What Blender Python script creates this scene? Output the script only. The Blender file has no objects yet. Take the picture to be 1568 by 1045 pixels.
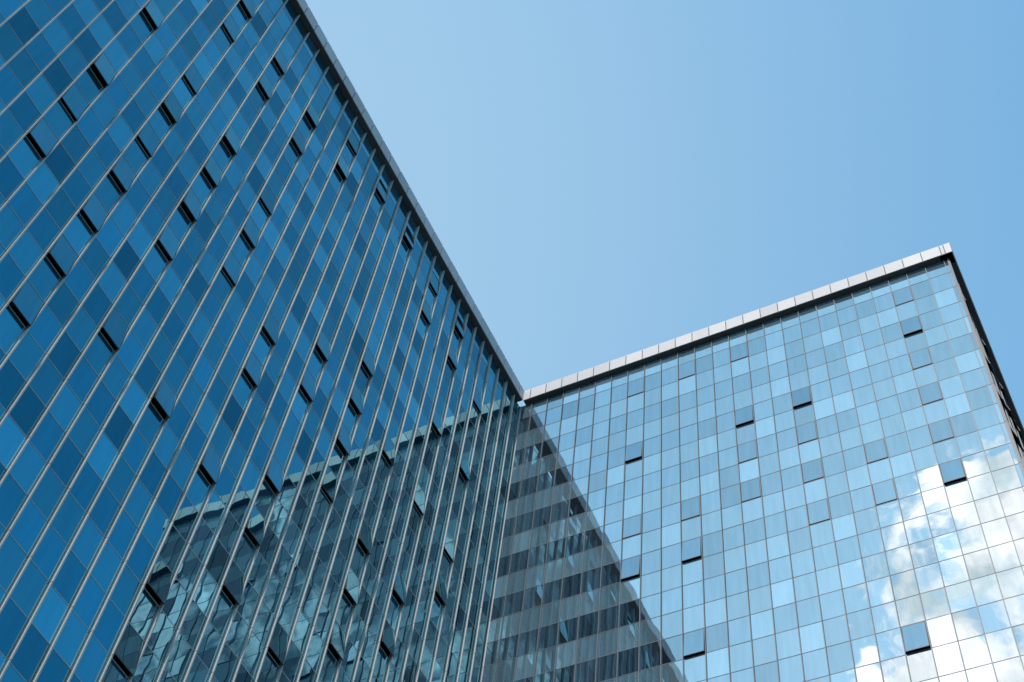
import bpy, math, random
from mathutils import Vector, Matrix
scene=bpy.context.scene
# ---------------- camera (50 mm lens, eye height 1.6 m, in the court between two wings)
cam=bpy.data.cameras.new("camera"); co=bpy.data.objects.new("camera",cam); scene.collection.objects.link(co)
right=Vector((.8967,.4336,.0890)).normalized(); back=-Vector((-.3003,.4482,.8420)).normalized()
up=back.cross(right).normalized(); right=up.cross(back).normalized()
M=Matrix((right,up,back)).transposed().to_4x4(); M.translation=Vector((30.70,-48.183,1.6))
co.matrix_world=M; cam.sensor_width=36; cam.lens=49.7; cam.clip_end=20000; cam.clip_start=.1
scene.camera=co
# ---------------- materials
def newmat(n):
    m=bpy.data.materials.new(n); m.use_nodes=True; nt=m.node_tree; nt.nodes.clear(); return m,nt
def glassmat(name,tint,backc,amp=0.012,lo=.8,hi=1.1,base=.5,vb=(.5,1.5),ns=.55):
    m,nt=newmat(name); N=nt.nodes; Lk=nt.links.new
    out=N.new('ShaderNodeOutputMaterial'); mix=N.new('ShaderNodeMixShader')
    dif=N.new('ShaderNodeBsdfDiffuse'); gl=N.new('ShaderNodeBsdfAnisotropic'); gl.inputs['Roughness'].default_value=0.0
    at=N.new('ShaderNodeAttribute'); at.attribute_name='rnd'
    tc=N.new('ShaderNodeTexCoord'); no=N.new('ShaderNodeTexNoise'); no.noise_dimensions='4D'
    mul=N.new('ShaderNodeMath'); mul.operation='MULTIPLY'; mul.inputs[1].default_value=60
    Lk(at.outputs['Fac'],mul.inputs[0]); Lk(mul.outputs[0],no.inputs['W']); Lk(tc.outputs['Object'],no.inputs['Vector'])
    no.inputs['Scale'].default_value=ns; no.inputs['Detail'].default_value=1.0
    bp=N.new('ShaderNodeBump'); bp.inputs['Strength'].default_value=1; bp.inputs['Distance'].default_value=amp
    Lk(no.outputs['Fac'],bp.inputs['Height']); Lk(bp.outputs[0],gl.inputs['Normal'])
    cr=N.new('ShaderNodeMix'); cr.data_type='RGBA'; cr.inputs[6].default_value=(*[c*lo for c in tint],1); cr.inputs[7].default_value=(*[min(1,c*hi) for c in tint],1)
    # faint rain-streak grime, stretched vertically
    mp=N.new('ShaderNodeMapping'); mp.inputs['Scale'].default_value=(2.2,2.2,.25); Lk(tc.outputs['Object'],mp.inputs['Vector'])
    gn=N.new('ShaderNodeTexNoise'); gn.inputs['Scale'].default_value=1.4; gn.inputs['Detail'].default_value=6; Lk(mp.outputs[0],gn.inputs['Vector'])
    gm=N.new('ShaderNodeMapRange'); gm.inputs['From Min'].default_value=.3; gm.inputs['From Max'].default_value=.7; gm.inputs['To Min'].default_value=.92; gm.inputs['To Max'].default_value=1.04; Lk(gn.outputs['Fac'],gm.inputs['Value'])
    vs=N.new('ShaderNodeVectorMath'); vs.operation='SCALE'
    Lk(at.outputs['Fac'],cr.inputs[0]); Lk(cr.outputs[2],vs.inputs[0]); Lk(gm.outputs[0],vs.inputs['Scale']); Lk(vs.outputs[0],gl.inputs['Color'])
    cb=N.new('ShaderNodeMix'); cb.data_type='RGBA'; cb.inputs[6].default_value=(*[c*vb[0] for c in backc],1); cb.inputs[7].default_value=(*[c*vb[1] for c in backc],1)
    Lk(at.outputs['Fac'],cb.inputs[0]); Lk(cb.outputs[2],dif.inputs['Color'])
    fr=N.new('ShaderNodeFresnel'); fr.inputs['IOR'].default_value=3.4
    mr=N.new('ShaderNodeMapRange'); mr.inputs['From Min'].default_value=.2; mr.inputs['From Max'].default_value=1; mr.inputs['To Min'].default_value=base; mr.inputs['To Max'].default_value=1
    Lk(fr.outputs[0],mr.inputs['Value']); Lk(mr.outputs[0],mix.inputs[0])
    Lk(dif.outputs[0],mix.inputs[1]); Lk(gl.outputs[0],mix.inputs[2]); Lk(mix.outputs[0],out.inputs[0])
    return m
def prin(name,col,rough=.5,metal=0,var=.08,scale=3):
    m,nt=newmat(name);N=nt.nodes;Lk=nt.links.new
    out=N.new('ShaderNodeOutputMaterial');b=N.new('ShaderNodeBsdfPrincipled')
    tc=N.new('ShaderNodeTexCoord');no=N.new('ShaderNodeTexNoise');no.inputs['Scale'].default_value=scale;no.inputs['Detail'].default_value=5
    Lk(tc.outputs['Object'],no.inputs['Vector'])
    mx=N.new('ShaderNodeMix');mx.data_type='RGBA';mx.inputs[6].default_value=(*[c*(1-var) for c in col],1);mx.inputs[7].default_value=(*[c*(1+var) for c in col],1)
    at=N.new('ShaderNodeAttribute'); at.attribute_name='rnd'
    av=N.new('ShaderNodeMath'); av.operation='MULTIPLY_ADD'; av.inputs[1].default_value=.6; av.use_clamp=True
    Lk(at.outputs['Fac'],av.inputs[0]); sc=N.new('ShaderNodeMath'); sc.operation='MULTIPLY'; sc.inputs[1].default_value=.4
    Lk(no.outputs['Fac'],sc.inputs[0]); Lk(sc.outputs[0],av.inputs[2])
    Lk(av.outputs[0],mx.inputs[0]);Lk(mx.outputs[2],b.inputs['Base Color'])
    b.inputs['Roughness'].default_value=rough;b.inputs['Metallic'].default_value=metal
    Lk(b.outputs[0],out.inputs[0]);return m
AL=prin("aluminium_mullion",(.40,.39,.37),.4,.0,var=.2)
AG=prin("grey_mullion",(.07,.085,.10),.45,.1)
AD=prin("dark_frame",(.02,.022,.025),.5)
CW=prin("cornice_panel",(.43,.405,.40),.5,var=.2)
SO=prin("soffit",(.05,.052,.055),.6)
DK=prin("dark_interior",(.008,.009,.011),.9)
RF=prin("roof_membrane",(.25,.25,.25),.9)
def mats(GV,GS,GW,MU): return [GV,GS,GW,MU,AD,CW,SO,DK,RF]
ML=mats(glassmat("blue_vision_glass_dim_sky",(.29,.63,.73),(.005,.03,.06),.006,lo=.62,hi=1.30),  # same glass as right wing; tint carries the dimmer sky it reflects
        glassmat("blue_spandrel_glass_dim_sky",(.34,.70,.77),(.03,.09,.14),.006,lo=.72,hi=1.30),
        glassmat("blue_open_pane_glass_dim_sky",(.29,.62,.70),(.005,.03,.05),.006),AL)
MR=mats(glassmat("blue_vision_glass_bright_sky",(.45,.67,.77),(.035,.05,.065),.006,lo=.84,hi=1.12,base=.55),  # same glass as left wing; lighter tint carries the brighter reflected sky
        glassmat("blue_spandrel_glass_bright_sky",(.48,.70,.80),(.11,.18,.22),.006,lo=.85,hi=1.11,base=.47,vb=(.6,1.4)),
        glassmat("blue_open_pane_glass_bright_sky",(.40,.60,.70),(.05,.08,.10),.006,lo=.90,hi=1.05,base=.55),AG)
ME=ML[:3]+[AG]+ML[4:]
class MB:
    def __init__(s): s.v=[];s.f=[];s.m=[];s.r=[]
    def quad(s,ps,mi,r=.5):
        b=len(s.v); s.v+= [tuple(p) for p in ps]; s.f.append(tuple(range(b,b+len(ps)))); s.m.append(mi); s.r.append(r)
    def box(s,P,u0,u1,z0,z1,n0,n1,mi,r=.5):
        c=[P(u,z,n) for n in(n0,n1) for z in(z0,z1) for u in(u0,u1)]
        b=len(s.v); s.v+=[tuple(p) for p in c]
        for f in((0,1,3,2),(4,6,7,5),(0,4,5,1),(2,3,7,6),(0,2,6,4),(1,5,7,3)):
            s.f.append(tuple(b+i for i in f)); s.m.append(mi); s.r.append(r)
    def obj(s,name,parent,MT):
        me=bpy.data.meshes.new(name); me.from_pydata(s.v,[],s.f)
        for m in MT: me.materials.append(m)
        me.polygons.foreach_set('material_index',s.m)
        a=me.attributes.new('rnd','FLOAT','FACE'); a.data.foreach_set('value',s.r)
        me.update(); o=bpy.data.objects.new(name,me); scene.collection.objects.link(o); o.parent=parent; return o
FH=3.61; HT=82.45; ZB=75.452
sills=[ZB+FH-FH*m for m in range(0,22)]
def facade(name,parent,o,u,n,edges,opens,rseed,MT,md=.12,mw=.03,tilt=.0022):
    rg=random.Random(rseed)
    o=Vector(o);u=Vector(u);n=Vector(n)
    P=lambda a,z,b:(o+u*a+n*b+Vector((0,0,z)))
    g=MB();fr=MB();mu=MB()
    flip=(u.cross(Vector((0,0,1)))).dot(n)<0
    rows=[]
    for i,s in enumerate(sills):
        rows.append((s,s+FH/2,0,i))
        top=HT if i==0 else s+FH
        rows.append((s+FH/2,top,1,i))
    rows=[(max(a,.02),b,k,i) for a,b,k,i in rows if b>.3]
    for c in range(len(edges)-1):
        e0,e1=edges[c],edges[c+1]
        for (z0,z1,k,i) in rows:
            a0=e0+.015;a1=e1-.015;b0=z0+.015;b1=z1-.015
            tx=rg.uniform(-tilt,tilt);tz=rg.uniform(-tilt,tilt)
            r=min(1,max(0,rg.gauss(.5,.22)))
            if rg.random()<.06: r=rg.choice([0,1])
            if (c,i) in opens and k==0:
                hz=b1-.02; h=b1-b0-.04; th=math.radians(opens[(c,i)])
                def H(a,s,off=0): return P(a,hz-s*math.cos(th)+off*math.sin(th),.005+s*math.sin(th)+off*math.cos(th))
                x0,x1=a0+.02,a1-.02; b=.035
                ps=[H(x0+b,h-b,.018),H(x1-b,h-b,.018),H(x1-b,b,.018),H(x0+b,b,.018)]
                g.quad(ps if not flip else ps[::-1],2,r)
                fr.box(H,x0,x0+b,0,h,-.02,.022,4)
                fr.box(H,x1-b,x1,0,h,-.02,.022,4)
                fr.box(H,x0+b,x1-b,0,b,-.02,.021,4)
                fr.box(H,x0+b,x1-b,h-b,h,-.02,.021,4)
                fr.quad([H(x0,h,-.021),H(x1,h,-.021),H(x1,0,-.021),H(x0,0,-.021)],7)
                continue
            def q4(a,z): return P(a,z,tx*(1 if a==a1 else -1)+tz*(1 if z==b1 else -1))
            ps=[q4(a0,b0),q4(a1,b0),q4(a1,b1),q4(a0,b1)]
            g.quad(ps if not flip else ps[::-1],k,r)
    for (z0,z1,k,i) in rows:
        fr.box(P,edges[0],edges[-1],z0-.018,z0+.018,-.05,.012,3)
    for e in edges:
        for i,s in enumerate(sills):
            z1=HT-.003 if i==0 else s+FH-.03
            mu.box(P,e-mw,e+mw,max(s,0),z1,-.05,md,3,rg.random())
            if i: mu.box(P,e-mw*.7,e+mw*.7,z1,z1+.03,-.05,md*.7,4)
    fr.quad([P(edges[0],0,-.35),P(edges[-1],0,-.35),P(edges[-1],HT,-.35),P(edges[0],HT,-.35)],7)
    g.obj(name+"_glass_panes",parent,MT);fr.obj(name+"_transoms_and_sashes",parent,MT);mu.obj(name+"_mullions",parent,MT)
    return P
OV=.45;CH=1.15
def cornice(name,parent,P,u0,u1,edges,ov=OV):
    m=MB(); rg=random.Random(name)
    m.box(P,u0,u1,HT+.004,HT+CH-.04,-.4,ov-.056,6)
    ed=[u0]+[c for c in edges if u0+.4<c<u1-.4]+[u1]
    for a,b in zip(ed,ed[1:]):
        m.box(P,a+.028,b-.028,HT,HT+CH,ov-.05,ov,5,rg.random())
    m.obj(name,parent,ML)
def empty(n):
    e=bpy.data.objects.new(n,None); scene.collection.objects.link(e); return e
left=empty("glass_office_building"); rightb=empty("glass_office_building")
rnd=random.Random(5)
SL="Ne Mb Mc Ng Lb Me Lc Nh Mf Kb Kc Le Mg Ni Ja Mh Jb Lf Ia Lg Mi Ke Kf Ha Lh Mj Kg Ga Gb Mk Jg Lj Fa If He Fb Jh Ig Kj Hf Eb Jj Hg Gf Fd Ii Hh Ij Gh Ff Ed Ef Jl Ik Gi Fh Eg Hk Gj Fi Jm".split()
SRs="Fa Ga Ha Ka Kc Kd Id Hd Ke Je Ie He Fe Ge Jf If".split()
SRb="Kb Ic Hc Fc Kf Gf Ff Gh Ji".split()
def cell(s): return (1+3*(ord(s[0])-68), ord(s[1])-97)
opL={cell(s):rnd.choice([4,6,7,8]) for s in SL}
opR={cell(s):.7 for s in SRs}; opR.update({cell(s):4.0 for s in SRb})
EL=[0]+[1.10+1.194*i for i in range(62)]
ER=[0]+[.97+1.209*i for i in range(25)]+[30.24]
PL=facade("court_facade",left,(0,0,0),(0,-1,0),(1,0,0),EL,opL,1,ML,.14,.028,.0026)
cornice("cornice",left,PL,OV,EL[-1]+OV,EL)
PR=facade("court_facade",rightb,(0,0,0),(1,0,0),(0,-1,0),ER,opR,2,MR,.07,.022,.0022)
cornice("cornice",rightb,PR,OV+.003,ER[-1]+OV,ER)
EE=[1.209*i for i in range(15)]
opE={(c,i):rnd.choice([5,8,10]) for c in range(1,14,3) for i in range(16) if rnd.random()<.6}
ea=math.radians(1.6)
PE=facade("end_facade",rightb,(ER[-1],0,0),(math.sin(ea),math.cos(ea),0),(math.cos(ea),-math.sin(ea),0),EE,opE,3,ME,.10,.03)
cornice("end_cornice",rightb,PE,-OV+.07,EE[-1],EE)
def slab(name,parent,pts,z0,z1,mi):
    m=MB();n=len(pts)
    m.quad([(x,y,z1) for x,y in pts],mi);
    for i in range(n):
        a=pts[i];b=pts[(i+1)%n]; m.quad([(*a,z0),(*b,z0),(*b,z1),(*a,z1)],7)
    m.obj(name,parent,ML)
slab("core",left,[(-.41,-EL[-1]),(-.41,18),(-20,18),(-20,-EL[-1])],0,HT+.3,8)
slab("core",rightb,[(-.40,.41),(ER[-1]-.41,.41),(ER[-1]-.41,EE[-1]),(-.40,EE[-1])],0,HT+.3,8)
def plane(n,s,z,m):
    me=bpy.data.meshes.new(n);me.from_pydata([(-s,-s,z),(s,-s,z),(s,s,z),(-s,s,z)],[],[(0,1,2,3)]);me.materials.append(m)
    o=bpy.data.objects.new(n,me);scene.collection.objects.link(o)
plane("ground",6000,-.05,prin("paving_ground",(.14,.14,.13),.9))
# ---------------- light
S=Vector((.05,-.78,.62)).normalized()
el=math.asin(S.z); rot=math.atan2(S.x,S.y)
w=bpy.data.worlds.new("World"); scene.world=w; w.use_nodes=True; nt=w.node_tree; N=nt.nodes; Lk=nt.links.new
bg=N['Background']; sky=N.new('ShaderNodeTexSky'); sky.sky_type='NISHITA'; sky.sun_disc=False; sky.sun_elevation=el; sky.sun_rotation=rot
sky.dust_density=1.2
ST=.12; bg.inputs[1].default_value=ST
def vm(op,a,b):
    v=N.new('ShaderNodeVectorMath'); v.operation=op
    for i,x in enumerate((a,b)):
        if x is None: continue
        if isinstance(x,(tuple,list,Vector)): v.inputs[i].default_value=x
        else: Lk(x,v.inputs[i])
    return v
def ma(op,a,b,clamp=False):
    v=N.new('ShaderNodeMath'); v.operation=op; v.use_clamp=clamp
    for i,x in enumerate((a,b)):
        if isinstance(x,(int,float)): v.inputs[i].default_value=x
        else: Lk(x,v.inputs[i])
    return v.outputs[0]
g=vm('MULTIPLY',sky.outputs[0],(ST*2.4,ST*4.15,ST*4.25)).outputs[0]
den=vm('ADD',vm('MULTIPLY',g,(.45,.45,.35)).outputs[0],(1,1,1)).outputs[0]
comp=vm('DIVIDE',g,den).outputs[0]
tc=N.new('ShaderNodeTexCoord'); D=tc.outputs['Generated']
def noise(sc,det,dist=0,rough=.55):
    n=N.new('ShaderNodeTexNoise'); n.inputs['Scale'].default_value=sc; n.inputs['Detail'].default_value=det; n.inputs['Roughness'].default_value=rough; n.inputs['Distortion'].default_value=dist
    Lk(D,n.inputs['Vector']); return n.outputs['Fac']
def mapr(v,a,b,c=0,d=1,sm=True):
    mr=N.new('ShaderNodeMapRange'); 
    if sm: mr.interpolation_type='SMOOTHSTEP'
    for k,x in zip(('From Min','From Max','To Min','To Max'),(a,b,c,d)): mr.inputs[k].default_value=x
    Lk(v,mr.inputs['Value']); return mr.outputs[0]
def mixc(f,a,b):
    m=N.new('ShaderNodeMix'); m.data_type='RGBA'; Lk(f,m.inputs[0])
    for i,x in ((6,a),(7,b)):
        if isinstance(x,tuple): m.inputs[i].default_value=(*x,1)
        else: Lk(x,m.inputs[i])
    return m.outputs[2]
def region(c,r0,r1):
    dd=vm('DISTANCE',D,Vector(c).normalized()[:]).outputs['Value']
    return mapr(dd,r0,r1,1,0)
# clear sky: thin haze towards one side, deep blue on the other
sx=N.new('ShaderNodeSeparateXYZ'); Lk(D,sx.inputs[0])
deep=mapr(sx.outputs['X'],.04,.60)
comp=vm('MULTIPLY',comp,mixc(deep,(1,1,1),(.18,.58,.74))).outputs[0]
haze=ma('MULTIPLY',region((-.45,.25,.80),.05,.75),.58)
comp=mixc(haze,comp,(.50,.71,.87))
# clouds (direction based, behind the camera; seen only as reflections); bank B is added
rA=region((-.045,-.715,.69),.05,.185); rB=region((.48,-.53,.70),.22,.36)
nA=noise(11,10,.4,.58)
fA=ma('MULTIPLY',mapr(ma('ADD',nA,ma('MULTIPLY',rA,.255)),.61,.70),mapr(rA,.02,.30))
cA=mixc(mapr(noise(16,6),.34,.52,sm=False),(2.0,1.7,1.6),(4.1,2.9,2.6))
fB=ma('MULTIPLY',mapr(ma('ADD',noise(5,6),ma('MULTIPLY',rB,.5)),.55,.8),mapr(rB,0,.3))
cB=mixc(mapr(noise(9,7,.4),.53,.64),(.30,.27,.33),(3.0,2.4,2.4))  # unseen grey bank, added to dull and darken the left wing's double reflection
c1=mixc(fB,comp,cB); c2=mixc(fA,c1,cA)
fin=vm('MULTIPLY',c2,(1/ST,1/ST,1/ST)).outputs[0]
Lk(fin,bg.inputs[0])
sl=bpy.data.lights.new("sun",'SUN'); sl.energy=3.5; sl.angle=math.radians(.5); sl.color=(1,.95,.88)
so=bpy.data.objects.new("sun",sl); scene.collection.objects.link(so); so.rotation_euler=S.to_track_quat('Z','Y').to_euler()
scene.view_settings.view_transform='Standard'; scene.view_settings.look='None'
